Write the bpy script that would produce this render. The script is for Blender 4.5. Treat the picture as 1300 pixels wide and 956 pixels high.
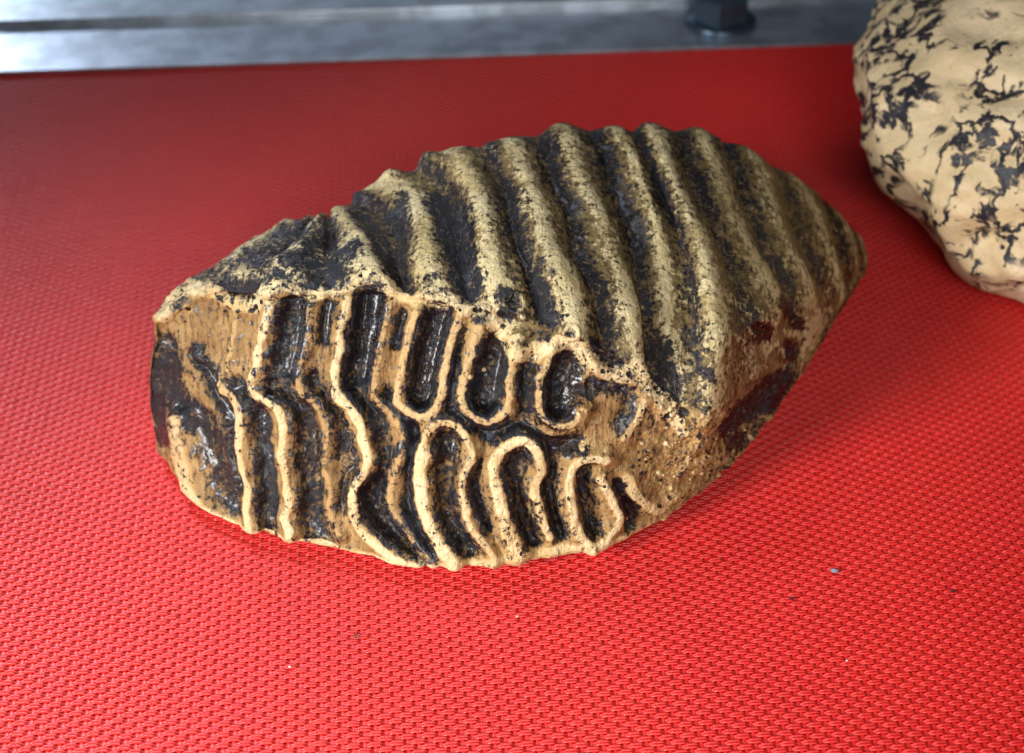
import bpy, math, random
import numpy as np
from mathutils import Vector

# ------------------------------------------------------------------ scene, camera, world, lights, exposure
scene = bpy.context.scene
for o in list(bpy.data.objects):
    bpy.data.objects.remove(o)
random.seed(7)
RNG = np.random.default_rng(11)

H = 0.2756                      # camera height above the mat (m)
TH = math.radians(38.4)         # camera pitch below horizontal
FP = 1805.0                     # focal length in photo pixels (50 mm on 36 mm / 1300 px)
CU, CV = 650.0, 433.0           # principal point in photo pixels

cam_d = bpy.data.cameras.new('camera')
cam = bpy.data.objects.new('camera', cam_d)
scene.collection.objects.link(cam)
cam.location = (0, 0, H)
cam.rotation_euler = (math.pi / 2 - TH, 0, 0)
cam_d.sensor_fit = 'HORIZONTAL'
cam_d.sensor_width = 36.0
cam_d.lens = 50.0
cam_d.shift_y = -45.0 / 1300.0
cam_d.clip_start = 0.01
cam_d.clip_end = 50.0
cam_d.dof.use_dof = True
cam_d.dof.focus_distance = 0.350
cam_d.dof.aperture_fstop = 14.5
scene.camera = cam
scene.render.resolution_x = 1024
scene.render.resolution_y = 753

world = bpy.data.worlds.new('World')
scene.world = world
world.use_nodes = True
bg = world.node_tree.nodes['Background']
bg.inputs[0].default_value = (0.50, 0.58, 0.75, 1)
bg.inputs[1].default_value = 0.055

def area_light(name, loc, target, size, power, color, size_y=None, spread=180):
    d = bpy.data.lights.new(name, 'AREA')
    d.shape = 'RECTANGLE'
    d.size = size
    d.size_y = size_y or size
    d.energy = power
    d.color = color
    d.spread = math.radians(spread)
    o = bpy.data.objects.new(name, d)
    o.location = loc
    o.rotation_euler = (Vector(target) - Vector(loc)).to_track_quat('-Z', 'Y').to_euler()
    scene.collection.objects.link(o)
    return o

# the big window light in front and to the left, and a weaker cool one further left and behind
area_light('window_light', (-0.50, -0.10, 0.27), (0.09, 0.245, 0.0), 0.22, 0.62, (0.95, 0.98, 1.0), 0.14, 50)
area_light('front_window_light', (0.06, -0.30, 0.42), (0.02, 0.18, 0.0), 0.30, 0.33, (1.0, 0.95, 0.89), 0.20, 54)
area_light('rear_window_light', (-0.68, 1.25, 0.36), (-0.28, 0.60, 0.0), 0.24, 0.12, (0.74, 0.84, 1.0), 0.24, 20)
area_light('far_fill_light', (-0.25, 1.40, 0.42), (-0.10, 0.52, 0.0), 0.80, 0.022, (0.74, 0.84, 1.0), 0.22, 40)  # added cool fill that lifts the rail's reflection and rear mat, no window there
area_light('skylight', (-0.47, 0.74, 0.92), (-0.15, 0.13, 0.0), 0.34, 0.44, (0.80, 0.86, 1.0), 0.34, 24)

vs = scene.view_settings
vs.view_transform = 'Standard'
vs.look = 'None'
vs.exposure = 0.0
vs.gamma = 1.0
vs.use_curve_mapping = False

# ------------------------------------------------------------------ helpers
def srgb(r, g, b):
    def f(c):
        c /= 255.0
        return c / 12.92 if c <= 0.04045 else ((c + 0.055) / 1.055) ** 2.4
    return (f(r), f(g), f(b), 1.0)

def back(u, v, z):
    """photo pixel + height above the mat -> world point"""
    u, v, z = np.broadcast_arrays(np.asarray(u, float), np.asarray(v, float), np.asarray(z, float))
    phi = TH + np.arctan((v - CV) / FP)
    D = (H - z) / np.tan(phi)
    Z = D * math.cos(TH) + (H - z) * math.sin(TH)
    return np.stack([(u - CU) / FP * Z, D, z], -1)

def proj(P):
    X, D, z = P[..., 0], P[..., 1], P[..., 2]
    Z = D * math.cos(TH) + (H - z) * math.sin(TH)
    Y = (H - z) * math.cos(TH) - D * math.sin(TH)
    return CU + FP * X / Z, CV + FP * Y / Z

def tag(o, label=None, cat=None, group=None, kind=None):
    if label: o['label'] = label
    if cat: o['category'] = cat
    if group: o['group'] = group
    if kind: o['kind'] = kind
    return o

def link(o, parent=None):
    scene.collection.objects.link(o)
    if parent is not None:
        o.parent = parent
    return o

def mesh_obj(name, verts, faces, material, parent=None, smooth=True):
    me = bpy.data.meshes.new(name)
    me.from_pydata([tuple(map(float, v)) for v in verts], [], [tuple(map(int, f)) for f in faces])
    me.update()
    if material: me.materials.append(material)
    if smooth:
        me.polygons.foreach_set('use_smooth', [True] * len(me.polygons))
    return link(bpy.data.objects.new(name, me), parent)

def sm(a, b, x):
    t = np.clip((x - a) / (b - a), 0, 1)
    return t * t * (3 - 2 * t)

def vnoise(P, scale, seed=0):
    """3D value noise in -1..1"""
    p = np.asarray(P, float) * scale + seed * 17.31
    i = np.floor(p).astype(np.int64)
    f = p - i
    f = f * f * (3 - 2 * f)
    def h(a, b, c):
        n = (a * 374761393 + b * 668265263 + c * 2147483647 + seed * 144665) & 0xFFFFFFFF
        n = ((n ^ (n >> 13)) * 1274126177) & 0xFFFFFFFF
        n = ((n ^ (n >> 16)) * 2246822519) & 0xFFFFFFFF
        return ((n ^ (n >> 15)) & 0xFFFF) / 32767.5 - 1.0
    x, y, z = i[..., 0], i[..., 1], i[..., 2]
    fx, fy, fz = f[..., 0], f[..., 1], f[..., 2]
    def L(a, b, t): return a + (b - a) * t
    return L(L(L(h(x, y, z), h(x + 1, y, z), fx), L(h(x, y + 1, z), h(x + 1, y + 1, z), fx), fy),
             L(L(h(x, y, z + 1), h(x + 1, y, z + 1), fx), L(h(x, y + 1, z + 1), h(x + 1, y + 1, z + 1), fx), fy), fz)

def fbm(P, scale, octv=4, seed=0, rough=0.5):
    r = 0; a = 1; tot = 0
    for k in range(octv):
        r = r + a * vnoise(P, scale * 2.03 ** k, seed + k * 3 + 1)
        tot += a; a *= rough
    return r / tot

def new_mat(name):
    m = bpy.data.materials.new(name)
    m.use_nodes = True
    nt = m.node_tree
    b = nt.nodes['Principled BSDF']
    return m, nt, b

class N:
    """tiny node helper"""
    def __init__(s, nt): s.nt = nt
    def node(s, t, **kw):
        n = s.nt.nodes.new(t)
        for k, v in kw.items(): setattr(n, k, v)
        return n
    def put(s, sock, v):
        if hasattr(v, 'is_output') or isinstance(v, bpy.types.NodeSocket): s.nt.links.new(v, sock)
        else: sock.default_value = v
    def math(s, op, a, b=0.0, c=None, clamp=False):
        n = s.node('ShaderNodeMath', operation=op, use_clamp=clamp)
        s.put(n.inputs[0], a); s.put(n.inputs[1], b)
        if c is not None: s.put(n.inputs[2], c)
        return n.outputs[0]
    def step(s, x, a, b, lo=0.0, hi=1.0):
        n = s.node('ShaderNodeMapRange', interpolation_type='SMOOTHSTEP')
        s.put(n.inputs[0], x); s.put(n.inputs[1], a); s.put(n.inputs[2], b)
        s.put(n.inputs[3], lo); s.put(n.inputs[4], hi)
        return n.outputs[0]
    def mix(s, f, a, b):
        n = s.node('ShaderNodeMix', data_type='RGBA')
        s.put(n.inputs[0], f); s.put(n.inputs[6], a); s.put(n.inputs[7], b)
        return n.outputs[2]
    def noise(s, vec, scale, detail=4.0, rough=0.6, dist=0.0):
        n = s.node('ShaderNodeTexNoise')
        s.put(n.inputs['Vector'], vec)
        n.inputs['Scale'].default_value = scale
        n.inputs['Detail'].default_value = detail
        n.inputs['Roughness'].default_value = rough
        n.inputs['Distortion'].default_value = dist
        return n.outputs[0]
    def obj(s):
        return s.node('ShaderNodeTexCoord').outputs['Object']
    def bump(s, h, dist, strength=1.0, normal=None):
        n = s.node('ShaderNodeBump')
        n.inputs['Strength'].default_value = strength
        n.inputs['Distance'].default_value = dist
        s.put(n.inputs['Height'], h)
        if normal is not None: s.put(n.inputs['Normal'], normal)
        return n.outputs[0]

# ------------------------------------------------------------------ materials
def red_mat_material():
    m, nt, b = new_mat('red_vinyl_yarn'); n = N(nt)
    geo = n.node('ShaderNodeNewGeometry').outputs['Position']
    big = n.noise(geo, 14.0, 3)
    fine = n.noise(geo, 1500.0, 3)
    oi = n.node('ShaderNodeObjectInfo').outputs['Random']
    col = n.mix(n.step(big, 0.3, 0.7), srgb(204, 32, 29), srgb(212, 38, 32))
    col = n.mix(n.math('MULTIPLY', oi, 0.25), col, srgb(186, 12, 18))
    dust = n.math('MULTIPLY', n.step(fine, 0.56, 0.75), 0.12)
    col = n.mix(dust, col, srgb(200, 150, 145))
    n.put(b.inputs['Base Color'], col)
    b.inputs['Roughness'].default_value = 0.37
    b.inputs['Specular IOR Level'].default_value = 0.65
    b.inputs['Coat Weight'].default_value = 0.0
    b.inputs['Coat Roughness'].default_value = 0.3
    return m

def dark_red_material():
    m, nt, b = new_mat('mat_backing'); n = N(nt)
    b.inputs['Base Color'].default_value = srgb(170, 18, 22)
    b.inputs['Roughness'].default_value = 0.7
    return m

def metal_material(name, base, rough, streak=True):
    m, nt, b = new_mat(name); n = N(nt)
    p = n.obj()
    mp = n.node('ShaderNodeMapping'); n.put(mp.inputs[0], p)
    mp.inputs['Scale'].default_value = (6.0, 220.0, 220.0)
    st = n.noise(mp.outputs[0], 1.0, 4)
    sp = n.noise(p, 60.0, 5)
    col = n.mix(n.step(sp, 0.40, 0.62), base, tuple(c * 0.72 for c in base[:3]) + (1,))
    n.put(b.inputs['Base Color'], col)
    b.inputs['Metallic'].default_value = 0.85
    n.put(b.inputs['Roughness'], n.math('ADD', n.math('MULTIPLY', st, 0.2), rough - 0.1))
    return m

def cast_material():
    """painted plaster: ochre ground, cream dry-brushed edges, black-blue wash in the grooves"""
    m, nt, b = new_mat('painted_tooth_cast'); n = N(nt)
    p = n.obj()
    at = n.node('ShaderNodeAttribute', attribute_name='paint')
    sep = n.node('ShaderNodeSeparateColor'); n.put(sep.inputs[0], at.outputs['Color'])
    dark, cream, side = sep.outputs[0], sep.outputs[1], sep.outputs[2]
    n1 = n.noise(p, 520.0, 8, 0.72, 0.3)
    n2 = n.noise(p, 1100.0, 4, 0.7)
    n3 = n.noise(p, 110.0, 5, 0.6)
    n4 = n.noise(p, 60.0, 4, 0.6)
    # streaky brush noise
    mp = n.node('ShaderNodeMapping'); n.put(mp.inputs[0], p)
    mp.inputs['Rotation'].default_value = (0.4, 0.2, 0.5)
    mp.inputs['Scale'].default_value = (1.0, 0.22, 0.35)
    n5 = n.noise(mp.outputs[0], 900.0, 5, 0.65)
    spk = n.math('ADD', n.math('MULTIPLY', n1, 0.55), n.math('ADD', n.math('MULTIPLY', n2, 0.25), n.math('MULTIPLY', n5, 0.20)))
    spk = n.math('SUBTRACT', spk, 0.5)
    gain = n.math('ADD', 5.6, n.math('MULTIPLY', side, 1.6))
    spd = n.math('MULTIPLY', spk, gain)
    # ground colour
    ochre = n.mix(n.step(n3, 0.35, 0.65), srgb(158, 120, 68), srgb(192, 154, 98))
    ochre = n.mix(n.step(n5, 0.47, 0.66, 0.0, 0.8), ochre, srgb(116, 80, 42))
    olive = n.mix(n.step(n3, 0.35, 0.65), srgb(112, 92, 52), srgb(142, 118, 70))
    ground = n.mix(side, ochre, olive)
    creamc = n.mix(side, srgb(246, 220, 166), srgb(228, 208, 158))
    creamc = n.mix(n.step(n4, 0.4, 0.7), creamc, n.mix(side, srgb(228, 192, 130), srgb(198, 174, 120)))
    creamc = n.mix(n.math('MULTIPLY', n.step(cream, 0.95, 0.62), n.math('SUBTRACT', 1.0, side)), creamc, srgb(200, 160, 100))
    cf = n.step(n.math('ADD', cream, n.math('MULTIPLY', spd, n.math('ADD', -0.34, n.math('MULTIPLY', side, -0.24)))), 0.34, 0.66)
    col = n.mix(cf, ground, creamc)
    darkc = n.mix(n.step(n4, 0.42, 0.60), srgb(21, 21, 27), srgb(30, 19, 15))
    nb = n.noise(p, 260.0, 4, 0.6)
    darkc = n.mix(n.step(nb, 0.56, 0.70, 0.0, 0.6), darkc, srgb(46, 54, 72))  # blue-grey patches paint bluish glints into the dark colour
    df = n.step(n.math('ADD', dark, spd), 0.40, 0.66)
    dots = n.noise(p, 760.0, 3, 0.6)
    df = n.math('MAXIMUM', df, n.math('MULTIPLY', n.step(n.math('ADD', dots, n.math('MULTIPLY', dark, 0.10)), 0.64, 0.69), n.math('ADD', 0.25, n.math('MULTIPLY', side, 0.70))))
    thin = n.step(n.math('ADD', dark, n.math('MULTIPLY', spd, 0.6)), 0.16, 0.60, 0.0, 0.75)
    col = n.mix(thin, col, srgb(72, 50, 28))
    col = n.mix(df, col, darkc)
    n.put(b.inputs['Base Color'], col)
    n.put(b.inputs['Roughness'], n.math('ADD', n.math('MULTIPLY', df, -0.24), n.math('ADD', 0.26, n.math('MULTIPLY', n1, 0.34))))
    b.inputs['Specular IOR Level'].default_value = 0.5
    n.put(b.inputs['Coat Weight'], n.math('MULTIPLY', df, n.math('SUBTRACT', 0.42, n.math('MULTIPLY', side, 0.30))))
    b.inputs['Coat Roughness'].default_value = 0.20
    hgt = n.math('ADD', n.math('MULTIPLY', n1, 0.6), n.math('MULTIPLY', n5, 0.5))
    n.put(b.inputs['Normal'], n.bump(n.math('ADD', hgt, n.math('MULTIPLY', n.noise(p, 300.0, 4, 0.6), 1.3)), 0.0017, 0.75))
    return m

def spotted_material():
    m, nt, b = new_mat('cream_cast_black_wash'); n = N(nt)
    p = n.obj()
    w = n.node('ShaderNodeVectorMath', operation='ADD')
    ns = n.node('ShaderNodeTexNoise'); n.put(ns.inputs['Vector'], p)
    ns.inputs['Scale'].default_value = 70.0; ns.inputs['Detail'].default_value = 3
    sc = n.node('ShaderNodeVectorMath', operation='SCALE'); n.put(sc.inputs[0], ns.outputs[1]); sc.inputs['Scale'].default_value = 0.016
    n.put(w.inputs[0], p); n.put(w.inputs[1], sc.outputs[0])
    a = n.noise(w.outputs[0], 70.0, 4, 0.58)
    c = n.noise(w.outputs[0], 48.0, 3, 0.5)
    e = n.noise(p, 420.0, 5, 0.65)
    big = n.noise(p, 26.0, 2, 0.5)
    ridge = n.math('ABSOLUTE', n.math('SUBTRACT', a, 0.5))
    line = n.step(n.math('ADD', ridge, n.math('MULTIPLY', n.math('SUBTRACT', e, 0.5), 0.07)), 0.060, 0.020)
    xs = n.node('ShaderNodeSeparateXYZ'); n.put(xs.inputs[0], p)
    c = n.math('ADD', c, n.math('MULTIPLY', n.math('ADD', xs.outputs[0], 0.03), -2.6))
    patch = n.step(n.math('ADD', c, n.math('MULTIPLY', n.math('SUBTRACT', big, 0.5), 0.55)), 0.48, 0.57)
    f = n.math('MULTIPLY', line, patch)
    blob = n.step(n.math('ADD', a, n.math('MULTIPLY', n.math('SUBTRACT', big, 0.5), 0.3)), 0.70, 0.73)
    f = n.math('MAXIMUM', f, blob)
    ground = n.mix(n.step(big, 0.35, 0.65), srgb(226, 202, 162), srgb(210, 184, 140))
    ground = n.mix(n.step(e, 0.55, 0.8, 0.0, 0.4), ground, srgb(120, 96, 60))
    col = n.mix(f, ground, srgb(34, 32, 38))
    n.put(b.inputs['Base Color'], col)
    b.inputs['Roughness'].default_value = 0.55
    n.put(b.inputs['Normal'], n.bump(n.math('ADD', n.noise(p, 130.0, 4), n.math('MULTIPLY', f, -0.3)), 0.002, 0.6))
    return m

M_RED = red_mat_material()
M_BACK = dark_red_material()
M_ALU = metal_material('brushed_aluminium', srgb(206, 216, 228), 0.40)
M_ALU2 = metal_material('aluminium_lip', srgb(206, 216, 226), 0.36)
M_STEEL = metal_material('dark_steel', srgb(112, 132, 150), 0.30)
M_TOOTH = cast_material()
M_SPOT = spotted_material()

# ------------------------------------------------------------------ the red woven mat
ALPHA = math.radians(5.5)                 # warp runs a little to the left of straight ahead
PX, PY = 0.0025, 0.001525                 # warp and weft pitch
EDGE_A, EDGE_B = back(0, 90, 0)[:2], back(1090, 52, 0)[:2]
edge_dir = (EDGE_B - EDGE_A) / np.linalg.norm(EDGE_B - EDGE_A)
edge_nrm = np.array([-edge_dir[1], edge_dir[0]])
MAT_Z = -0.0006

def weave_cell():
    """one repeat: two warp strands, two double wefts, each weft over one strand and under the next"""
    V = []; F = []
    def strip(path, prof):
        base = len(V)
        for (x, y, z), (ax, ay) in path:
            for (c, hz) in prof:
                V.append((x + ax * c, y + ay * c, z + hz))
        k = len(prof)
        for i in range(len(path) - 1):
            for j in range(k - 1):
                a = base + i * k + j
                F.append((a, a + k, a + k + 1, a + 1))
    # warp strands along y
    for c in range(2):
        x0 = (c - 0.5) * PX
        path = []
        for i in range(13):
            y = -PY + 2 * PY * i / 12
            ph = math.pi * (y / PY)          # rows centred at -PY/2 and +PY/2
            z = 0.00008 + 0.00013 * math.sin(ph) * (1 if c == 0 else -1)
            path.append(((x0, y, z), (1, 0)))
        w = 0.00060
        prof = [(-w, -0.00022), (-w * 0.8, 0.0), (-w * 0.3, 0.00008), (w * 0.3, 0.00008), (w * 0.8, 0.0), (w, -0.00022)]
        strip(path, prof[::-1])
    # wefts along x, each a pair of yarns
    r = PY * 0.235
    prof = [(r * math.cos(a), r * 0.95 * math.sin(a)) for a in np.linspace(-0.35, math.pi + 0.35, 9)]
    for row in range(2):
        for k in (-1, 1):
            y0 = (row - 0.5) * PY + k * PY * 0.222
            path = []
            for i in range(25):
                x = -PX + 2 * PX * i / 24
                s = math.sin(math.pi * x / PX)           # -1 at col 0 centre, +1 at col 1 centre
                s = s if row == 0 else -s
                s = math.tanh(2.2 * (s + 0.35))
                bow = 0.00006 * k * s
                path.append(((x, y0 + bow, -0.00003 + 0.00027 * s), (0, 1)))
            strip(path, prof[::-1])
    me = bpy.data.meshes.new('weave_cell')
    me.from_pydata(V, [], [f[::-1] for f in F])
    me.materials.append(M_RED)
    me.polygons.foreach_set('use_smooth', [True] * len(me.polygons))
    me.update()
    return bpy.data.objects.new('weave_cell', me)

ca, sa = math.cos(ALPHA), math.sin(ALPHA)
X0, Y0 = 0.0, 0.12
pts = []
for i in range(-54, 58):
    for j in range(-22, 165):
        lx, ly = i * 2 * PX, j * 2 * PY
        x = X0 + lx * ca - ly * sa
        y = Y0 + lx * sa + ly * ca
        d = (x - EDGE_A[0]) * edge_nrm[0] + (y - EDGE_A[1]) * edge_nrm[1]
        if d > -0.0005 or y < 0.06 or abs(x) > 0.30: continue
        z = MAT_Z + 0.00012 * math.sin(x * 71 + 1.3 * math.sin(y * 37)) * math.sin(y * 53 + 0.7)
        x += 0.00016 * math.sin(y * 47 + 2.1 * math.sin(x * 23)) + random.gauss(0, 0.00003)
        y += 0.00014 * math.sin(x * 39 + 1.7 * math.sin(y * 19)) + random.gauss(0, 0.00003)
        pts.append((x, y, z - 0.00012 + random.gauss(0, 0.00002)))
corners = [(-0.30, 0.06), (0.30, 0.06)]
def edge_at(x, off=0.0):
    t = (x - EDGE_A[0]) / edge_dir[0]
    p = EDGE_A + edge_dir * t + edge_nrm * off
    return p
eL, eR = edge_at(-0.30), edge_at(0.30)
zt, zb = MAT_Z - 0.00052, MAT_Z - 0.0020
bv = [(-0.30, 0.06, zt), (0.30, 0.06, zt), (eR[0], eR[1], zt), (eL[0], eL[1], zt)]
bv += [(x, y, zb) for x, y, z in bv]
mat_base = mesh_obj('red_mat', bv, [(0, 1, 2, 3), (7, 6, 5, 4), (0, 4, 5, 1), (1, 5, 6, 2), (2, 6, 7, 3), (3, 7, 4, 0)], M_BACK, smooth=False)
tag(mat_base, 'red woven vinyl mat the casts lie on', kind='structure')

cell = weave_cell()
wm = bpy.data.meshes.new('woven_yarn')
wm.from_pydata(pts, [], [])
weave = link(bpy.data.objects.new('woven_yarn', wm), mat_base)
tag(weave, kind='stuff')
ng = bpy.data.node_groups.new('weave_repeat', 'GeometryNodeTree')
ng.interface.new_socket('Geometry', in_out='INPUT', socket_type='NodeSocketGeometry')
ng.interface.new_socket('Geometry', in_out='OUTPUT', socket_type='NodeSocketGeometry')
gi, go = ng.nodes.new('NodeGroupInput'), ng.nodes.new('NodeGroupOutput')
mp_, ip, oi = ng.nodes.new('GeometryNodeMeshToPoints'), ng.nodes.new('GeometryNodeInstanceOnPoints'), ng.nodes.new('GeometryNodeObjectInfo')
oi.inputs['Object'].default_value = cell
oi.inputs['As Instance'].default_value = True
ip.inputs['Rotation'].default_value = (0, 0, ALPHA)
ng.links.new(gi.outputs[0], mp_.inputs['Mesh'])
ng.links.new(mp_.outputs[0], ip.inputs['Points'])
ng.links.new(oi.outputs['Geometry'], ip.inputs['Instance'])
ng.links.new(ip.outputs[0], go.inputs[0])
md = weave.modifiers.new('weave', 'NODES')
md.node_group = ng

# ------------------------------------------------------------------ metal rail behind the mat, with a bolt
def box_between(name, a_off, b_off, z0, z1, material, parent, bev=0.0012):
    """long bar parallel to the mat edge, from a_off to b_off behind it"""
    prof = [(a_off + bev, z0), (b_off - bev, z0), (b_off, z0 + bev), (b_off, z1 - bev), (b_off - bev, z1),
            (a_off + bev, z1), (a_off + bev * 0.3, z1 - bev * 0.3), (a_off, z1 - bev), (a_off, z0 + bev)]
    V = []; F = []
    k = len(prof)
    for x in (-0.42, 0.42):
        for off, z in prof:
            p = edge_at(x, off)
            V.append((p[0], p[1], z))
    for i in range(k):
        j = (i + 1) % k
        F.append((i, j, k + j, k + i))
    F.append(tuple(range(k))[::-1]); F.append(tuple(range(k, 2 * k)))
    o = mesh_obj(name, V, F, material, parent, smooth=False)
    return o

rail = link(bpy.data.objects.new('metal_rail', None))
tag(rail, 'brushed aluminium rail running along the far edge of the red mat', 'rail')
LIP = float(np.dot(back(0, 31, 0.0035)[:2] - EDGE_A, edge_nrm))
box_between('flange', -0.0042, LIP + 0.004, 0.0004, 0.0018, M_ALU, rail, 0.00012)
box_between('raised_lip', LIP, LIP + 0.090, 0.0014, 0.0050, M_ALU2, rail, 0.0003)

def lathe(prof, nseg, hexa=None):
    V = []; F = []
    for (r, z) in prof:
        for i in range(nseg):
            a = 2 * math.pi * i / nseg
            V.append((r * math.cos(a), r * math.sin(a), z))
    for k in range(len(prof) - 1):
        for i in range(nseg):
            j = (i + 1) % nseg
            F.append((k * nseg + i, k * nseg + j, (k + 1) * nseg + j, (k + 1) * nseg + i))
    F.append(tuple(range(nseg))[::-1])
    F.append(tuple((len(prof) - 1) * nseg + i for i in range(nseg)))
    return V, F

bp = back(914, 28, 0.0018)
bolt = link(bpy.data.objects.new('hex_bolt', None))
bolt.location = (bp[0], bp[1], 0.0018)
bolt.rotation_euler = (0, 0, 0.35)
tag(bolt, 'dark steel hex bolt with washer standing on the metal rail', 'bolt')
V, F = lathe([(0.0150, 0.0), (0.0154, 0.0004), (0.0154, 0.0018), (0.0150, 0.0022), (0.0080, 0.0022)], 40)
mesh_obj('washer', V, F, M_STEEL, bolt)
V, F = lathe([(0.0122, 0.0021), (0.0128, 0.0026), (0.0128, 0.0120), (0.0120, 0.0130), (0.0105, 0.0134)], 6)
mesh_obj('bolt_head', V, F, M_STEEL, bolt, smooth=False)

# ------------------------------------------------------------------ the tooth cast
# stations follow the ridges of the flank: (bottom outline, rim, z of rim, flank path up to the crest, z of crest)
ST = [
 ((198, 578), (196, 412), .044, [(246, 368), (300, 332), (340, 300), (372, 284)], .048),
 ((258, 644), (275, 373), .054, [(300, 348), (330, 320), (360, 298), (388, 279)], .053),
 ((332, 677), (352, 378), .060, [(352, 335), (372, 318), (392, 298), (404, 274)], .056),
 ((480, 708), (478, 372), .063, [(472, 334), (458, 308), (440, 285), (426, 268)], .058),
 ((562, 719), (548, 385), .063, [(545, 355), (540, 325), (540, 290), (533, 258), (508, 239), (474, 238)], .059),
 ((642, 718), (638, 400), .062, [(630, 356), (621, 320), (618, 280), (610, 243), (592, 207), (570, 193)], .068),
 ((738, 703), (728, 432), .057, [(724, 380), (712, 341), (695, 303), (685, 265), (673, 228), (662, 196), (650, 178)], .070),
 ((803, 682), (811, 470), .047, [(808, 420), (793, 366), (776, 328), (758, 282), (744, 248), (735, 200), (715, 162)], .070),
 ((852, 657), (860, 514), .036, [(853, 440), (846, 370), (836, 303), (821, 265), (808, 223), (796, 190), (783, 166)], .068),
 ((908, 615), (912, 522), .033, [(912, 478), (915, 420), (908, 353), (893, 325), (880, 283), (860, 243), (845, 201), (827, 163)], .066),
 ((966, 552), (973, 480), .0215, [(972, 434), (985, 385), (972, 353), (955, 325), (940, 291), (922, 249), (905, 206), (890, 169)], .062),
 ((1020, 474), (1028, 440), .0115, [(1030, 405), (1030, 376), (1010, 345), (995, 302), (981, 263), (968, 221), (952, 192)], .055),
 ((1064, 402), (1068, 388), .0075, [(1066, 370), (1058, 340), (1045, 308), (1037, 285), (1028, 255), (1010, 225)], .040),
 ((1090, 362), (1090, 345), .0085, [(1085, 322), (1080, 302), (1074, 285), (1062, 266)], .022),
 ((1098, 350), (1099, 338), .0060, [(1099, 328), (1096, 316), (1093, 306), (1088, 296)], .012),
]
def along(path, gs):
    p = np.array(path, float)
    d = np.r_[0, np.cumsum(np.linalg.norm(np.diff(p, axis=0), axis=1))]
    d /= d[-1]
    return np.stack([np.interp(gs, d, p[:, 0]), np.interp(gs, d, p[:, 1])], -1)

GF = [0.0, 0.10, 0.35, 0.65, 0.93]
GS = [0.0, 0.06, 0.28, 0.52, 0.77, 1.0]
SEC = []
for k, (bt, rm, zr, path, zc) in enumerate(ST):
    z0 = min(0.004, zr * 0.35)
    pts_ = []
    b0 = back(bt[0], bt[1], z0)
    size = min(1.0, zc / 0.05)
    pts_.append([b0[0] * 0.93 + 0.002, b0[1] + 0.030 * size, 0.0002])
    pts_.append([b0[0] * 0.985, b0[1] + 0.007 * size, 0.0002])
    GFk, GSk = (GF, GS) if k < 9 else (GF[:-1] + [0.80], [0.0, 0.14] + GS[2:])
    for f in GFk:
        u = bt[0] + (rm[0] - bt[0]) * f - (11 * math.sin(math.pi * f) if k == 0 else 0); v = bt[1] + (rm[1] - bt[1]) * f
        z = z0 + (zr - z0) * f + (0.0012 * math.sin(math.pi * f) if f > 0 else 0)
        pts_.append(back(u, v, z))
    pp = along([rm] + list(path), GSk)
    arch = (0.011 if k >= 9 else 0.007) * size if k > 1 else 0.003
    for g, (u, v) in zip(GSk, pp):
        z = zr + (zc - zr) * g + arch * 4 * g * (1 - g) * (1 - 0.35 * g)
        pts_.append(back(u, v, z))
    c = pts_[-1]
    pts_.append([c[0] + 0.001, c[1] + 0.011 * size, c[2] - 0.011 * size])
    pts_.append([c[0] + 0.002, c[1] + 0.020 * size, c[2] * 0.42])
    pts_.append([c[0] + 0.002, c[1] + 0.020 * size, 0.004 * size])
    pts_.append([c[0] * 0.97, c[1] + 0.008 * size, 0.0002])
    SEC.append(pts_)
SEC = np.array([[np.asarray(p, float) for p in s] for s in SEC])       # stations x controls x 3
NST, NCT = SEC.shape[:2]
I_BOT, I_RIM, I_CREST = 2, 7, 12

def catmull(C, counts):
    """Catmull-Rom along axis 0, counts samples in each span; returns samples and the parameter"""
    n = C.shape[0]
    out = []; par = []
    for i in range(n - 1):
        p0 = C[i - 1] if i > 0 else 2 * C[0] - C[1]
        p1, p2 = C[i], C[i + 1]
        p3 = C[i + 2] if i + 2 < n else 2 * C[n - 1] - C[n - 2]
        ts = np.arange(counts[i]) / counts[i]
        if i == n - 2: ts = np.r_[ts, 1.0]
        for t in ts:
            out.append(0.5 * ((2 * p1) + (-p0 + p2) * t + (2 * p0 - 5 * p1 + 4 * p2 - p3) * t * t + (-p0 + 3 * p1 - 3 * p2 + p3) * t ** 3))
            par.append(i + t)
    return np.array(out), np.array(par)

tc = [4, 8, 34, 70, 84, 76, 24, 26, 62, 68, 66, 56, 22, 18, 10, 6]
A, tpar = catmull(SEC.transpose(1, 0, 2), tc)          # t x stations x 3
A = A.transpose(1, 0, 2)
ql = [62, 76, 120, 76, 76, 84, 78, 62, 62, 62, 60, 46, 30, 14]
B, qpar = catmull(A, ql)                                # q x t x 3
NQ, NT = B.shape[:2]
# end caps: rings shrinking to the middle of the end section, pushed outwards
def cap(sec, out, n):
    c = sec.mean(0)
    rings = []
    for k in range(1, n + 1):
        a = k / n * math.pi / 2
        rings.append(c + (sec - c) * max(math.cos(a), 0.002) + np.array(out) * math.sin(a))
    return rings
capL = cap(B[0], (-0.006, 0.012, -0.002), 14)[::-1]
capR = cap(B[-1], (0.0015, 0.002, 0.0), 5)
B = np.concatenate([np.array(capL), B, np.array(capR)], 0)
qpar = np.r_[np.linspace(-0.15, -0.01, 14), qpar, NST - 1 + 0.01 * np.arange(1, 6)]
NQ = B.shape[0]

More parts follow.
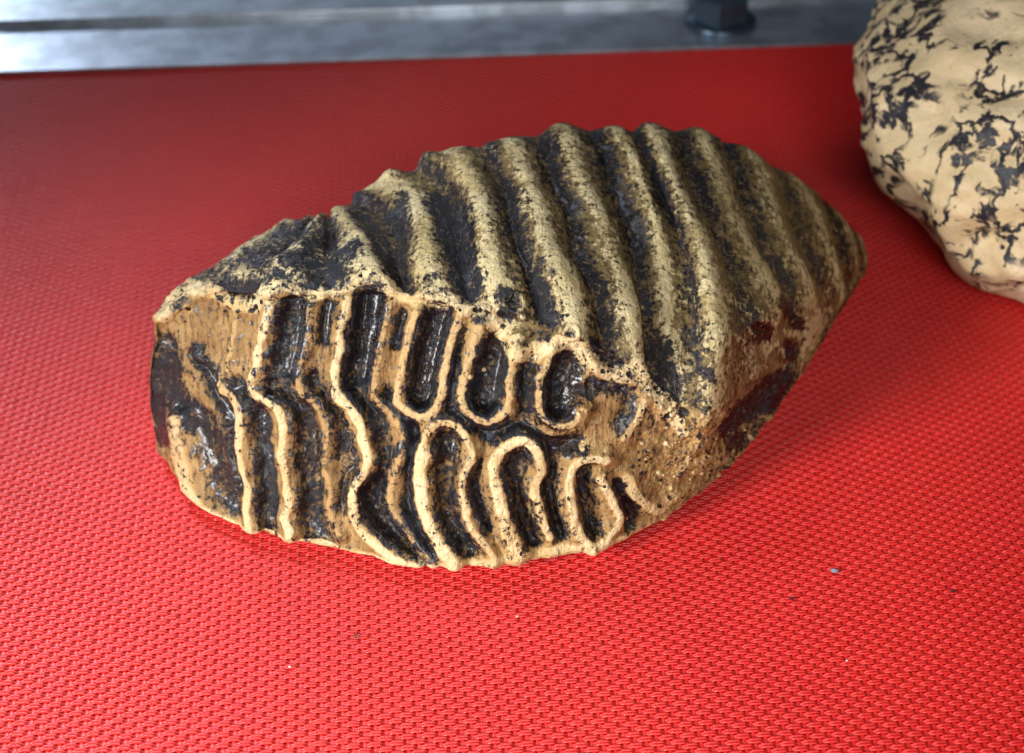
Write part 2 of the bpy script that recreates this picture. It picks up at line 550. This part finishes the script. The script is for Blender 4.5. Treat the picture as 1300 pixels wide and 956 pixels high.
def grid_normals(G):
    du = np.gradient(G, axis=0); dv = np.gradient(G, axis=1)
    n = np.cross(du, dv)
    n /= np.linalg.norm(n, axis=-1, keepdims=True) + 1e-12
    return n
NRM = grid_normals(B)
if NRM[NQ // 2, np.searchsorted(tpar, 4.5)][1] > 0: NRM = -NRM
QQ, TT = np.meshgrid(qpar, tpar, indexing='ij')

# ---- carving plan of the chewing face and the flank in a drawing plane (photo pixels, 2 samples each)
RX0, RY0, RX1, RY1, RS = 170, 140, 1120, 740, 2
RW, RH = (RX1 - RX0) * RS, (RY1 - RY0) * RS
def z1(*p): return [(180 + x / 2.39, 340 + y / 2.39) for x, y in p]
def z2(*p): return [(480 + x / 2.389, 340 + y / 2.389) for x, y in p]
def zA(*p): return [(180 + x / 4.333, 200 + y / 4.333) for x, y in p]
def zB(*p): return [(400 + x / 3.985, 180 + y / 3.985) for x, y in p]
def zE(*p): return [(640 + x / 3.985, 340 + y / 3.985) for x, y in p]
def zF(*p): return [(840 + x / 3.677, 360 + y / 3.677) for x, y in p]

def smooth_line(pl, n=6):
    p = np.array(pl, float)
    if len(p) < 3: return p
    o, _ = catmull(p, [n] * (len(p) - 1))
    return o
gy, gx = np.mgrid[0:RH, 0:RW]
gx = RX0 + gx / RS; gy = RY0 + gy / RS
_p2 = np.stack([gx, gy, np.zeros_like(gx)], -1)
wob_x = fbm(_p2, 1 / 22.0, 3, 5) * 2.6
wob_y = fbm(_p2, 1 / 22.0, 3, 9) * 2.6
thick = 1 + 0.38 * fbm(_p2, 1 / 16.0, 3, 21)
fine2 = fbm(_p2, 1 / 5.0, 3, 33)
del _p2
def draw(F, pl, w, val=1.0, soft=0.6, wob=1.0, op='max', taper=None):
    """stroke of half width w along a polyline"""
    p = smooth_line(pl)
    m = w * 2.2 + 8
    x0, x1 = p[:, 0].min() - m, p[:, 0].max() + m
    y0, y1 = p[:, 1].min() - m, p[:, 1].max() + m
    i0, i1 = int(max(0, (x0 - RX0) * RS)), int(min(RW, (x1 - RX0) * RS))
    j0, j1 = int(max(0, (y0 - RY0) * RS)), int(min(RH, (y1 - RY0) * RS))
    sx = gx[j0:j1, i0:i1] + wob * wob_x[j0:j1, i0:i1]; sy = gy[j0:j1, i0:i1] + wob * wob_y[j0:j1, i0:i1]
    d = np.full(sx.shape, 1e9)
    for a, b_ in zip(p[:-1], p[1:]):
        ab = b_ - a; L2 = ab @ ab + 1e-9
        t = np.clip(((sx - a[0]) * ab[0] + (sy - a[1]) * ab[1]) / L2, 0, 1)
        d = np.minimum(d, np.hypot(sx - a[0] - t * ab[0], sy - a[1] - t * ab[1]))
    d = d / thick[j0:j1, i0:i1]
    v = val * (1 - sm(w * (1 - soft), w * (1 + soft), d))
    if op == 'max': F[j0:j1, i0:i1] = np.maximum(F[j0:j1, i0:i1], v)
    elif op == 'add': F[j0:j1, i0:i1] += v
    return v

ENAM = [  # (polyline, half width px, height, cream)
 (z1((105, 465), (118, 540), (130, 610), (150, 690), (200, 760)), 9, .8, .85),
 (z1((290, 140), (278, 220), (268, 310)), 3.6, .6, .75),
 (z1((160, 262), (205, 285), (240, 340)), 3.5, .6, .30),
 (z1((250, 355), (290, 395), (305, 440), (300, 520), (312, 600), (325, 680), (320, 745), (332, 800)), 5.0, 1.0, .9),
 (z1((392, 110), (380, 160), (366, 240), (357, 300), (340, 340), (352, 385), (400, 410), (430, 455), (432, 520), (430, 570), (442, 650), (448, 705), (436, 755), (452, 810)), 5.6, 1.0, .95),
 (z1((515, 120), (503, 200), (491, 275), (480, 330), (492, 378), (530, 410), (556, 460), (560, 530), (560, 610), (572, 690), (580, 765), (600, 810)), 4.6, .85, .56),
 (z1((625, 95), (612, 170), (605, 240), (596, 300), (588, 350), (597, 388), (640, 430), (666, 475), (676, 535), (686, 585), (662, 640), (640, 690), (650, 752), (682, 812), (735, 856), (790, 890), (840, 905)), 6.2, 1.1, .98),
 (z1((752, 110), (742, 170), (727, 250), (714, 315), (704, 372), (722, 408), (762, 445), (786, 485), (790, 535), (780, 595), (765, 655), (756, 705), (772, 755), (812, 805), (850, 855), (884, 895)), 4.8, .85, .58),
 (z2((115, 140), (100, 200), (82, 275), (65, 350), (60, 398), (85, 430), (130, 450), (168, 436), (190, 390), (206, 300), (222, 222), (238, 170), (248, 130)), 5.8, 1.0, .80),
 (z2((305, 180), (285, 250), (265, 310), (253, 370), (264, 420), (300, 456), (340, 466), (376, 446), (396, 398), (402, 330), (418, 268), (430, 210)), 5.2, 1.0, .78),
 (z2((530, 255), (498, 310), (486, 360), (486, 430), (520, 462), (570, 480), (600, 458), (622, 430)), 4.6, .9, .82),
 (z2((228, 895), (186, 830), (152, 760), (136, 690), (130, 620), (140, 540), (156, 492), (190, 466), (235, 476), (266, 512), (286, 560), (266, 604), (256, 660), (266, 730), (290, 790), (330, 842), (352, 885)), 5.6, 1.1, .85),
 (z2((228, 895), (186, 830), (152, 760), (136, 690), (130, 620), (140, 540)), 8.0, 1.1, 1.0),
 (z2((425, 870), (392, 795), (376, 722), (357, 652), (350, 602), (365, 560), (400, 532), (440, 526), (475, 552), (491, 602), (480, 660), (482, 712), (500, 770), (520, 815)), 6.0, 1.1, .98),
 (z2((425, 870), (392, 795), (376, 722), (357, 652)), 8.5, 1.1, 1.0),
 (z2((650, 855), (607, 800), (590, 740), (580, 680), (580, 622), (600, 590), (640, 576), (690, 580)), 6.4, 1.1, 1.0),
 (z2((675, 640), (700, 690), (728, 748), (712, 800), (670, 840), (620, 840)), 5.5, .9, .92),
 (z2((808, 405), (785, 460), (742, 522)), 5.0, .5, .85),
 (z2((755, 640), (790, 700), (850, 735), (890, 700)), 7.0, .5, .85),
 (z2((860, 400), (900, 470), (925, 500)), 6.0, .4, .9),
]
LIPS = [(z1((150, 700), (190, 752), (300, 795), (345, 812), (440, 832), (520, 862), (640, 880), (740, 888), (850, 910)), 7.0, .35, .95),
 (z2((130, 908), (240, 902), (350, 892), (450, 872), (560, 852), (650, 852), (745, 828)), 6.0, .35, .85)]
ENAM += LIPS
ENAM = [(p_, w_ * (0.90 + 0.12 * (c_ > .75)), h_, c_ * 0.95) for p_, w_, h_, c_ in ENAM]
ENAM += [(zF((660, 380), (600, 510), (530, 610), (430, 690), (360, 740)), 3.5, .2, .55),
 (zF((255, 400), (262, 480), (240, 560)), 5, .25, .75), (zF((380, 260), (420, 330), (400, 390)), 5, .15, .6),
 (zF((600, 230), (690, 250), (680, 330), (640, 400)), 6, .3, .75), (zF((780, 120), (740, 220), (700, 300)), 6, .2, .6),
 (zF((200, 600), (150, 700), (190, 800)), 5, .2, .6), (zF((60, 760), (130, 830), (230, 820)), 5, .2, .7),
 (zF((300, 30), (400, 90), (470, 160)), 6, .2, .6), (zF((120, 60), (220, 40), (330, 80)), 6, .2, .55)]
RIM = z1((62, 152), (100, 100), (160, 66), (220, 76), (262, 100), (330, 122), (365, 80), (430, 60), (500, 80)) + \
      zB((60, 760), (200, 715), (300, 700), (400, 750), (490, 790), (600, 812), (700, 800), (780, 850), (880, 880)) + \
      zE((60, 440), (200, 420), (330, 380), (430, 470), (520, 530), (600, 560), (690, 580), (760, 625), (820, 690), (880, 760))
DARK = [  # (polyline, half width px, depth, dark)
 (z1((60, 230), (70, 330), (110, 420), (170, 470), (215, 560), (240, 650), (275, 720)), 17, .5, .62),
 (z1((160, 262), (215, 350), (255, 430), (275, 540), (290, 660)), 11, 1.0, 1.0),
 (z1((45, 300), (40, 420), (60, 520)), 10, .2, .75),
 (z1((300, 365), (345, 440), (362, 520), (375, 650), (378, 790)), 12, .8, .72),
 (z1((480, 80), (452, 190), (432, 300)), 18, .9, .85),
 (z1((395, 385), (450, 400), (490, 450), (508, 540), (512, 650), (508, 760), (545, 840)), 17, .9, .58),
 (z1((560, 110), (550, 220)), 7, .4, .70),
 (z1((515, 345), (580, 430), (612, 520), (632, 610), (620, 700)), 13, .6, .52),
 (z1((690, 80), (672, 200), (652, 320)), 20, 1.1, 1.05),
 (z1((630, 370), (690, 440), (722, 520), (735, 590)), 12, .7, .62),
 (z1((712, 660), (700, 720), (740, 790), (830, 890)), 17, 1.2, 1.1),
 (z1((790, 140), (772, 240)), 7, .5, .75),
 (z1((745, 385), (812, 470), (822, 560), (820, 660), (808, 740), (870, 870)), 10, .7, .85),
 (z1((895, 120), (870, 240), (845, 390)), 20, 1.2, 1.05),
 (z2((240, 190), (228, 330), (195, 425)), 9, .6, .80),
 (z2((20, 380), (100, 455), (60, 560)), 7, .5, .8),
 (z2((190, 440), (280, 475), (350, 500), (430, 500), (520, 545), (600, 540)), 11, .7, .95),
 (z2((350, 255), (335, 330), (320, 425)), 21, 1.1, 1.0),
 (z2((450, 290), (450, 400), (440, 440)), 13, .5, .60),
 (z2((575, 290), (552, 360), (530, 430)), 22, 1.1, 1.02),
 (z2((210, 500), (195, 640), (215, 760), (265, 860)), 17, 1.0, .60),
 (z2((430, 560), (405, 640), (430, 740), (470, 830)), 17, 1.0, .60),
 (z2((622, 612), (630, 700), (650, 800)), 13, 1.0, .72),
 (z2((300, 590), (290, 680), (330, 790)), 8, .6, .60),
 (z2((515, 590), (520, 700), (545, 800)), 12, .7, .90),
 (z2((735, 670), (765, 740), (775, 790)), 11, .7, 1.0),
 (z2((760, 380), (770, 440), (750, 480)), 12, .3, .55),
 (z2((650, 360), (700, 350), (740, 370)), 10, .4, .75),
 (z2((380, 470), (360, 500)), 10, .3, .7),
 # flank: deep wash in the valleys and at the foot of the ridges
 (zA((470, 700), (560, 720), (620, 690)), 12, .5, .95),
 (zA((690, 680), (760, 650), (820, 700)), 9, .4, .9),
 (zA((790, 570), (870, 540), (940, 550)), 10, .4, .95),
 (zA((600, 560), (740, 480), (820, 400), (900, 440), (1000, 420), (1060, 520), (1160, 530)), 14, .3, .85),
 (zA((130, 830), (200, 800), (240, 740)), 7, .2, .8),
 (zA((1080, 690), (1060, 640)), 12, .3, .6),
 (zB((230, 370), (300, 450), (360, 550), (440, 680)), 14, .8, .95),
 (zB((440, 290), (440, 420), (430, 560)), 10, .6, .85),
 (zB((620, 300), (660, 420), (720, 560), (770, 720)), 17, .9, 1.05),
 (zB((740, 360), (760, 500), (790, 680)), 12, .6, .9),
 (zB((580, 720), (610, 690)), 7, .2, .6),
 (zB((960, 780), (970, 860)), 11, .3, .85),
 (zB((820, 870), (870, 880)), 8, .2, .85),
 (zE((150, 60), (200, 180), (230, 260)), 13, .6, .95),
 (zE((480, 400), (560, 480)), 12, .5, .9),
 (zE((330, 400), (400, 460)), 9, .3, .85),
 (zE((780, 420), (800, 560), (860, 620)), 16, .6, .95),
 (zE((660, 560), (710, 600)), 7, .2, .9),
 (zE((850, 740), (900, 740)), 8, .2, .9),
 (zF((10, 380), (60, 470), (60, 560)), 12, .4, .9),
 (zF((170, 400), (240, 440)), 9, .2, .75),
 (zF((460, 210), (480, 240)), 11, .5, 1.0),
 (zF((600, 300), (615, 335)), 10, .5, 1.0),
 (zF((540, 480), (470, 580), (390, 650), (380, 700)), 17, .3, .58),
 (zF((590, 450), (560, 540)), 12, .2, .9),
 (zF((560, 80), (620, 160), (640, 200)), 9, .3, .85),
]
ridge_h = np.zeros((RH, RW)); valley = np.zeros((RH, RW)); cream_r = np.zeros((RH, RW)); dark_r = np.zeros((RH, RW))
for pl, w, dep, dk in DARK:
    draw(valley, pl, w, dep, 0.75, 1.0)
    draw(dark_r, pl, w * 1.08, dk, 0.62, 2.0)
slope_h = np.zeros((RH, RW))
for pl, w, hh, cr in ENAM:
    draw(ridge_h, pl, w * 1.15, hh, 0.55, 0.8)
    draw(slope_h, pl, w * 0.9 + 6.5, hh, 0.90, 1.2)
    draw(cream_r, pl, w * 1.05, cr, 0.5, 1.5)
rim_r = np.zeros((RH, RW))
draw(rim_r, RIM, 11, 1.0, 0.6, 2.2)
# enamel and rim clear the wash from their crests
dark_r *= 1 - 0.93 * sm(0.35, 0.75, cream_r)
dark_r *= 1 - 0.70 * sm(0.3, 0.9, rim_r)
cream_r = np.maximum(cream_r, rim_r * (0.95 + 0.25 * fine2))
# bubbles and pits left by the casting
pit_h = np.zeros((RH, RW))
def spot(x, y, r, hh, dk, ring=0.0):
    i0, i1 = int((x - r * 3 - RX0) * RS), int((x + r * 3 - RX0) * RS) + 1
    j0, j1 = int((y - r * 3 - RY0) * RS), int((y + r * 3 - RY0) * RS) + 1
    if i0 < 0 or j0 < 0 or i1 > RW or j1 > RH: return
    d = np.hypot(gx[j0:j1, i0:i1] - x, gy[j0:j1, i0:i1] - y) / r
    pit_h[j0:j1, i0:i1] += hh * (1 - sm(0.35, 1.15, d))
    if dk > 0: dark_r[j0:j1, i0:i1] = np.maximum(dark_r[j0:j1, i0:i1], dk * (1 - sm(0.6, 1.1, d)))
    else: dark_r[j0:j1, i0:i1] *= 1 - 0.9 * (1 - sm(0.8, 1.2, d)); cream_r[j0:j1, i0:i1] = np.maximum(cream_r[j0:j1, i0:i1], 0.9 * (1 - sm(0.7, 1.1, d)))
    if ring:
        q = np.exp(-((d - 1.35) / 0.35) ** 2)
        pit_h[j0:j1, i0:i1] += ring * q
        cream_r[j0:j1, i0:i1] = np.maximum(cream_r[j0:j1, i0:i1], 0.8 * q)
rimA = np.array(RIM)
for k in range(80):
    i = RNG.integers(0, len(rimA) - 1); t = RNG.random()
    x, y = rimA[i] * (1 - t) + rimA[i + 1] * t + RNG.normal(0, 9, 2)
    spot(x, y, 1.0 + 3.5 * RNG.random() ** 2, -RNG.uniform(.2, .6), .95, 0.12 if RNG.random() < .3 else 0)
for pl, w, hh, cr in ENAM:
    P_ = smooth_line(pl)
    for k in range(2):
        x, y = P_[RNG.integers(0, len(P_))] + RNG.normal(0, w * .7, 2)
        spot(x, y, RNG.uniform(1.0, 2.4), -RNG.uniform(.1, .35), .9)
for k in range(70):
    x, y = RNG.normal(855, 42), RNG.normal(585, 34)
    spot(x, y, RNG.uniform(1.3, 4.0), RNG.uniform(.15, .4), -1 if RNG.random() < .6 else .8)
for x, y, r in [(735, 524, 4.5), (703, 440, 4), (865, 534, 4), (664, 402, 4.5), (733, 523, 3), (784, 405, 4.5), (613, 472, 3.5), (598, 478, 3.5), (857, 513, 3)]:
    spot(x, y, r, .45, -1)
for x, y, r in [(547, 357, 9), (652, 384, 10), (724, 424, 7), (865, 534, 3.2), (967, 417, 8), (1004, 448, 7), (1013, 404, 4)]:
    spot(x, y, r, -.7, .55, .35)

def sample(F, u, v):
    x = np.clip((u - RX0) * RS, 0, RW - 1.001); y = np.clip((v - RY0) * RS, 0, RH - 1.001)
    i = x.astype(int); j = y.astype(int); fx = x - i; fy = y - j
    return (F[j, i] * (1 - fx) + F[j, i + 1] * fx) * (1 - fy) + (F[j + 1, i] * (1 - fx) + F[j + 1, i + 1] * fx) * fy

U, Vp = proj(B)
vis = (sm(1.6, 2.1, TT) * (1 - sm(I_CREST - 0.3, I_CREST + 0.05, TT)))          # where the drawing applies
rv, vv, cv_, dv_, ph, rr, sl = [sample(F, U, Vp) * vis for F in (ridge_h, valley, cream_r, dark_r, pit_h, rim_r, slope_h)]
face = 1 - sm(I_RIM - 0.25, I_RIM + 0.25, TT)
flank = sm(I_RIM - 0.1, I_RIM + 0.9, TT)
n_lo = fbm(B, 45, 3, 3); n_mid = fbm(B, 190, 4, 13); n_hi = fbm(B, 800, 3, 27)
# ridges of the flank follow the stations
qw = QQ + 0.10 * fbm(B, 60, 2, 41)
wave = 0.5 + 0.5 * np.cos(2 * math.pi * qw)
wave = wave ** 0.62
amp = np.interp(QQ, [0, 1, 2, 2.6, 4, 7, 9, 10.5, 12, 13, 14], [.6, 1.0, 1.8, 3.2, 3.7, 3.4, 2.9, 2.5, 2.0, .7, 0])
cr_f = 1 - 0.45 * sm(I_CREST - 1.2, I_CREST - 0.2, TT)
low = np.interp(QQ, [0, 6, 7, 8, 9, 10, 12, 14], [.8, .9, .8, .45, .2, .2, .5, 1])
fade = np.where(TT < I_RIM + 2.4, low + (1 - low) * sm(I_RIM + 0.6, I_RIM + 2.6, TT), 1.0)
hmm = flank * amp * fade * (wave - 0.66) * 1.30 * (1 + 0.35 * n_lo) * cr_f
sub = np.exp(-((np.mod(qw, 1) - 0.40) / 0.09) ** 2) * sm(-.1, .4, fbm(B, 40, 2, 77))
hmm += flank * sub * 0.8 * fade
left = sm(3.2, 1.8, QQ) * flank
hmm += left * (1.5 * n_mid + 0.9 * fbm(B, 110, 3, 61))
# chewing face relief
hmm += face * (0.15 * rv + 2.2 * sl - 1.0 - 2.3 * vv * (1 - 0.95 * sm(.1, .7, sl)))
hmm += (1 - face) * (-1.1 * vv)
hmm += 1.3 * rr * (0.6 + 0.4 * n_mid) + ph
hmm += 0.55 * n_lo + 0.42 * n_mid + 0.10 * n_hi
# rounded, lumpy right end of the chewing face
endz = sm(7.2, 8.0, QQ) * face * (1 - sm(10.5, 11.5, QQ))
hmm += endz * (1.2 * n_mid + 0.5 * n_hi)
hmm -= 3.0 * np.exp(-((QQ - 9.6) / 0.5) ** 2) * np.exp(-((TT - 4.6) / 1.3) ** 2)       # hollow under the right shoulder
hmm += 2.2 * np.exp(-((QQ - 8.7) / 0.35) ** 2) * np.exp(-((TT - 6.4) / 0.9) ** 2)
# knobs on the crest behind the flank
for q0, hq in ((3.62, 2.4), (4.30, 2.6), (4.72, 3.0), (5.6, 1.6)):
    hmm += hq * np.exp(-((QQ - q0) / 0.15) ** 2) * np.exp(-((TT - I_CREST + 0.05) / 0.40) ** 2)
hmm *= np.clip(np.minimum((QQ + 0.15) / 0.12, (NST - 1 + 0.05 - QQ) / 0.8), 0, 1) * sm(0.9, 1.8, TT) * (1 - sm(NCT - 2.5, NCT - 1.6, TT))
P = B + NRM * (hmm * 0.001)[..., None]
P[..., 2] = np.maximum(P[..., 2], 0.0001)

# ---- paint fields
rx = np.array([p_[0] for p_ in RIM]); ry = np.array([p_[1] for p_ in RIM]); so = np.argsort(rx)
over = np.interp(U, rx[so], ry[so]) - Vp
ol_px = sm(-4, 9, over + 7 * n_mid)
ol_t = sm(I_RIM - 0.6, I_RIM + 0.7, TT + 0.35 * n_mid)
wq = sm(7.7, 8.6, QQ)
olive = np.where(TT > I_CREST - 0.5, 1.0, ol_px * (1 - wq) + ol_t * wq) * sm(I_BOT + 1, I_BOT + 1.6, TT)
olive *= 1 - 0.6 * sm(0.3, 0.9, rr)
qf = np.mod(qw, 1.0)
wash = np.exp(-((qf - 0.60) / 0.145) ** 2) + 0.35 * np.exp(-((qf - 0.34) / 0.12) ** 2)                               # wash pools left of each ridge
wash *= fade * np.interp(QQ, [0, 2, 3, 9, 12, 14], [.5, .7, 1, .95, .8, .5])
crest_w = np.exp(-((np.mod(qw + 0.5, 1) - 0.5) / 0.215) ** 2)
c_side = 0.04 + 0.80 * crest_w * (0.45 + 0.55 * fade) * np.interp(QQ, [0, 2.2, 3.2, 9, 12, 14], [.5, .6, 1, 1, .8, .6]) - 0.22 * n_lo + 0.22 * n_mid
d_side = 0.22 + 0.62 * wash + 0.26 * n_lo + 0.22 * n_mid - 0.16 * crest_w
d_side += 0.20 * sm(3.4, 2.2, QQ) + left * 0.35 * fbm(B, 120, 3, 67)
d_side += 0.02 * (1 - fade) - 0.10 * sm(8.5, 10.5, QQ)
d_side += 0.22 * fbm(B, 70, 3, 91) * (1 - 0.5 * fade)
d_face = dv_ + 0.17 + 0.26 * n_mid + 0.16 * n_lo
lower = sm(I_BOT + 1.0, I_BOT, TT)
d_face = np.minimum(d_face, 0.86 + 0.12 * n_mid) * (1 - 0.5 * lower)
right_face = sm(8.6, 9.4, QQ) * face
d_face = d_face + right_face * 0.20
darkf = d_face * (1 - olive) + np.maximum(d_side, dv_ * 0.95) * olive
darkf = np.where(TT > I_CREST + 0.1, 0.55 + 0.3 * n_mid, darkf)
c_side += left * (0.28 + 0.9 * fbm(B, 95, 3, 63))
c_side = c_side * (0.86 + 0.55 * fbm(B, 38, 3, 93)) + (1 - fade) * (0.20 + 0.5 * n_mid)
c_side = np.maximum(np.maximum(c_side, rr * 0.9), cv_ * 0.85)
c_face = np.maximum(cv_, 0.55 * sm(I_BOT + 0.45, I_BOT + 0.05, TT + 0.3 * n_mid))
c_face = np.maximum(c_face, 0.10 + right_face * 0.15 + endz * (0.24 + 0.5 * n_mid + 0.4 * n_hi))
c_face = np.maximum(c_face, 0.9 * sm(I_BOT + 0.5, I_BOT + 0.1, TT + .2 * n_lo) * (1 - sm(8.0, 9.0, QQ)))
creamf = c_face * (1 - olive) + c_side * olive
paint = np.stack([np.clip(darkf, 0, 1.2), np.clip(creamf, 0, 1.2), np.clip(olive * (1 - 0.25 * endz), 0, 1), np.ones_like(darkf)], -1)

PN = grid_normals(P)
if PN[NQ // 2, np.searchsorted(tpar, 4.5)][1] > 0: PN = -PN
flip = np.cross(P[NQ // 2 + 1, 200] - P[NQ // 2, 200], P[NQ // 2, 201] - P[NQ // 2, 200]) @ PN[NQ // 2, 200] < 0

root_p = np.array([0.0, 0.31, 0.0])
tooth = link(bpy.data.objects.new('tooth_cast', None))
tooth.location = root_p
tag(tooth, 'ridged ochre and black painted mammoth molar cast lying on the red mat', 'tooth cast')

def grid_part(name, j0, j1):
    sub = P[:, j0:j1 + 1] - root_p
    pn = PN[:, j0:j1 + 1]; col = paint[:, j0:j1 + 1]
    a, b_ = sub.shape[:2]
    idx = np.arange(a * b_).reshape(a, b_)
    quads = np.stack([idx[:-1, :-1], idx[1:, :-1], idx[1:, 1:], idx[:-1, 1:]], -1).reshape(-1, 4)
    if flip: quads = quads[:, ::-1]
    me = bpy.data.meshes.new(name)
    me.vertices.add(a * b_); me.vertices.foreach_set('co', sub.reshape(-1).astype(np.float32))
    nq = len(quads)
    me.loops.add(nq * 4); me.loops.foreach_set('vertex_index', np.ascontiguousarray(quads).reshape(-1).astype(np.int32))
    me.polygons.add(nq); me.polygons.foreach_set('loop_start', np.arange(0, nq * 4, 4, dtype=np.int32))
    me.polygons.foreach_set('use_smooth', np.ones(nq, dtype=bool))
    at = me.color_attributes.new('paint', 'FLOAT_COLOR', 'POINT')
    at.data.foreach_set('color', col.reshape(-1).astype(np.float32))
    me.materials.append(M_TOOTH)
    me.update(calc_edges=True)
    me.validate()
    me.normals_split_custom_set_from_vertices([tuple(v) for v in pn.reshape(-1, 3)])
    return link(bpy.data.objects.new(name, me), tooth)

J_RIM = int(np.searchsorted(tpar, I_RIM))
c1 = grid_part('chewing_face', 0, J_RIM)
c1['label'] = 'worn chewing face with raised cream enamel loops and dark grooves'
c2 = grid_part('ridged_flank', J_RIM, NT - 1)
c2['label'] = 'mottled olive and cream flank with parallel ridges'

# ------------------------------------------------------------------ the second cast, cut by the frame
def spotted_cast():
    n1, n2 = 160, 110
    c = np.array([0.192, 0.417, 0.0])
    th = np.linspace(0, 2 * math.pi, n1, endpoint=False)
    el = np.linspace(-0.5, 0.5, n2) * math.pi
    T_, E_ = np.meshgrid(th, el, indexing='ij')
    d = np.stack([np.cos(E_) * np.cos(T_), np.cos(E_) * np.sin(T_), np.sin(E_)], -1)
    ax = np.array([0.074, 0.090, 0.052])
    Q = d * ax
    Q *= (1 + 0.10 * fbm(d, 1.6, 3, 5) + 0.09 * fbm(d, 4.2, 3, 8))[..., None]
    Q += d * (0.0028 * fbm(Q, 70, 3, 15))[..., None]
    Q[..., 2] += 0.044
    Q[..., 2] = np.where(Q[..., 2] < 0.004, 0.0003 + 0.0037 * np.exp((Q[..., 2] - 0.004) / 0.0037), Q[..., 2])
    idx = np.arange(n1 * n2).reshape(n1, n2)
    nx = np.roll(idx, -1, 0)
    quads = np.stack([idx[:, :-1], nx[:, :-1], nx[:, 1:], idx[:, 1:]], -1).reshape(-1, 4)
    o = mesh_obj('spotted_cast', Q.reshape(-1, 3), quads, M_SPOT)
    o.location = c
    tag(o, 'lumpy cream cast with black blotches, cut off by the right edge behind the tooth', 'fossil cast')
    return o
spotted_cast()

# ------------------------------------------------------------------ crumbs on the mat
def crumb_mat(name, c):
    m, nt, b = new_mat(name)
    b.inputs['Base Color'].default_value = c
    b.inputs['Roughness'].default_value = 0.8
    return m
CR = [((1059, 725), (0.0011, 0.0006, 0.0005), srgb(130, 135, 150), 'pale grey flake on the mat right of the tooth'),
      ((758, 699), (0.0009, 0.0006, 0.0005), srgb(120, 95, 70), 'brown crumb touching the front edge of the tooth'),
      ((451, 808), (0.0003, 0.0011, 0.0003), srgb(90, 75, 30), 'thin dark sliver on the mat in front of the tooth'),
      ((1209, 751), (0.0005, 0.0005, 0.0004), srgb(60, 20, 25), 'small dark speck on the mat near the right edge'),
      ((1004, 760), (0.0005, 0.0005, 0.0004), srgb(60, 25, 25), 'small dark grain on the mat below the grey flake'),
      ((1075, 839), (0.0004, 0.0002, 0.0002), srgb(220, 200, 200), 'whitish speck on the mat near the bottom right'),
      ((368, 847), (0.0004, 0.0003, 0.0002), srgb(225, 200, 200), 'whitish speck on the mat near the bottom left'),
      ((657, 783), (0.0003, 0.0003, 0.0002), srgb(235, 215, 190), 'tiny pale grain on the mat below the middle of the tooth')]
for k, ((u, v), s, col, lab) in enumerate(CR):
    p = back(u, v, 0.0)
    rr_ = random.Random(k)
    V = []; F = []
    n = 7
    for j, (rad, zz) in enumerate([(0.6, -0.9), (1.0, -0.2), (0.8, 0.6), (0.3, 1.0)]):
        for i in range(n):
            a = 2 * math.pi * i / n + j * 0.3
            q = rad * rr_.uniform(0.7, 1.2)
            V.append((q * math.cos(a) * s[0], q * math.sin(a) * s[1], zz * s[2] * rr_.uniform(0.85, 1.1)))
    for j in range(3):
        for i in range(n):
            F.append((j * n + i, j * n + (i + 1) % n, (j + 1) * n + (i + 1) % n, (j + 1) * n + i))
    F.append(tuple(range(n))[::-1]); F.append(tuple(range(3 * n, 4 * n)))
    o = mesh_obj('crumb', V, F, crumb_mat('crumb', col), smooth=False)
    o.location = (p[0], p[1], 0.0002)
    o.rotation_euler = (0, 0, rr_.uniform(-0.5, 0.5))
    tag(o, lab, 'crumb', 'crumbs scattered on the mat')
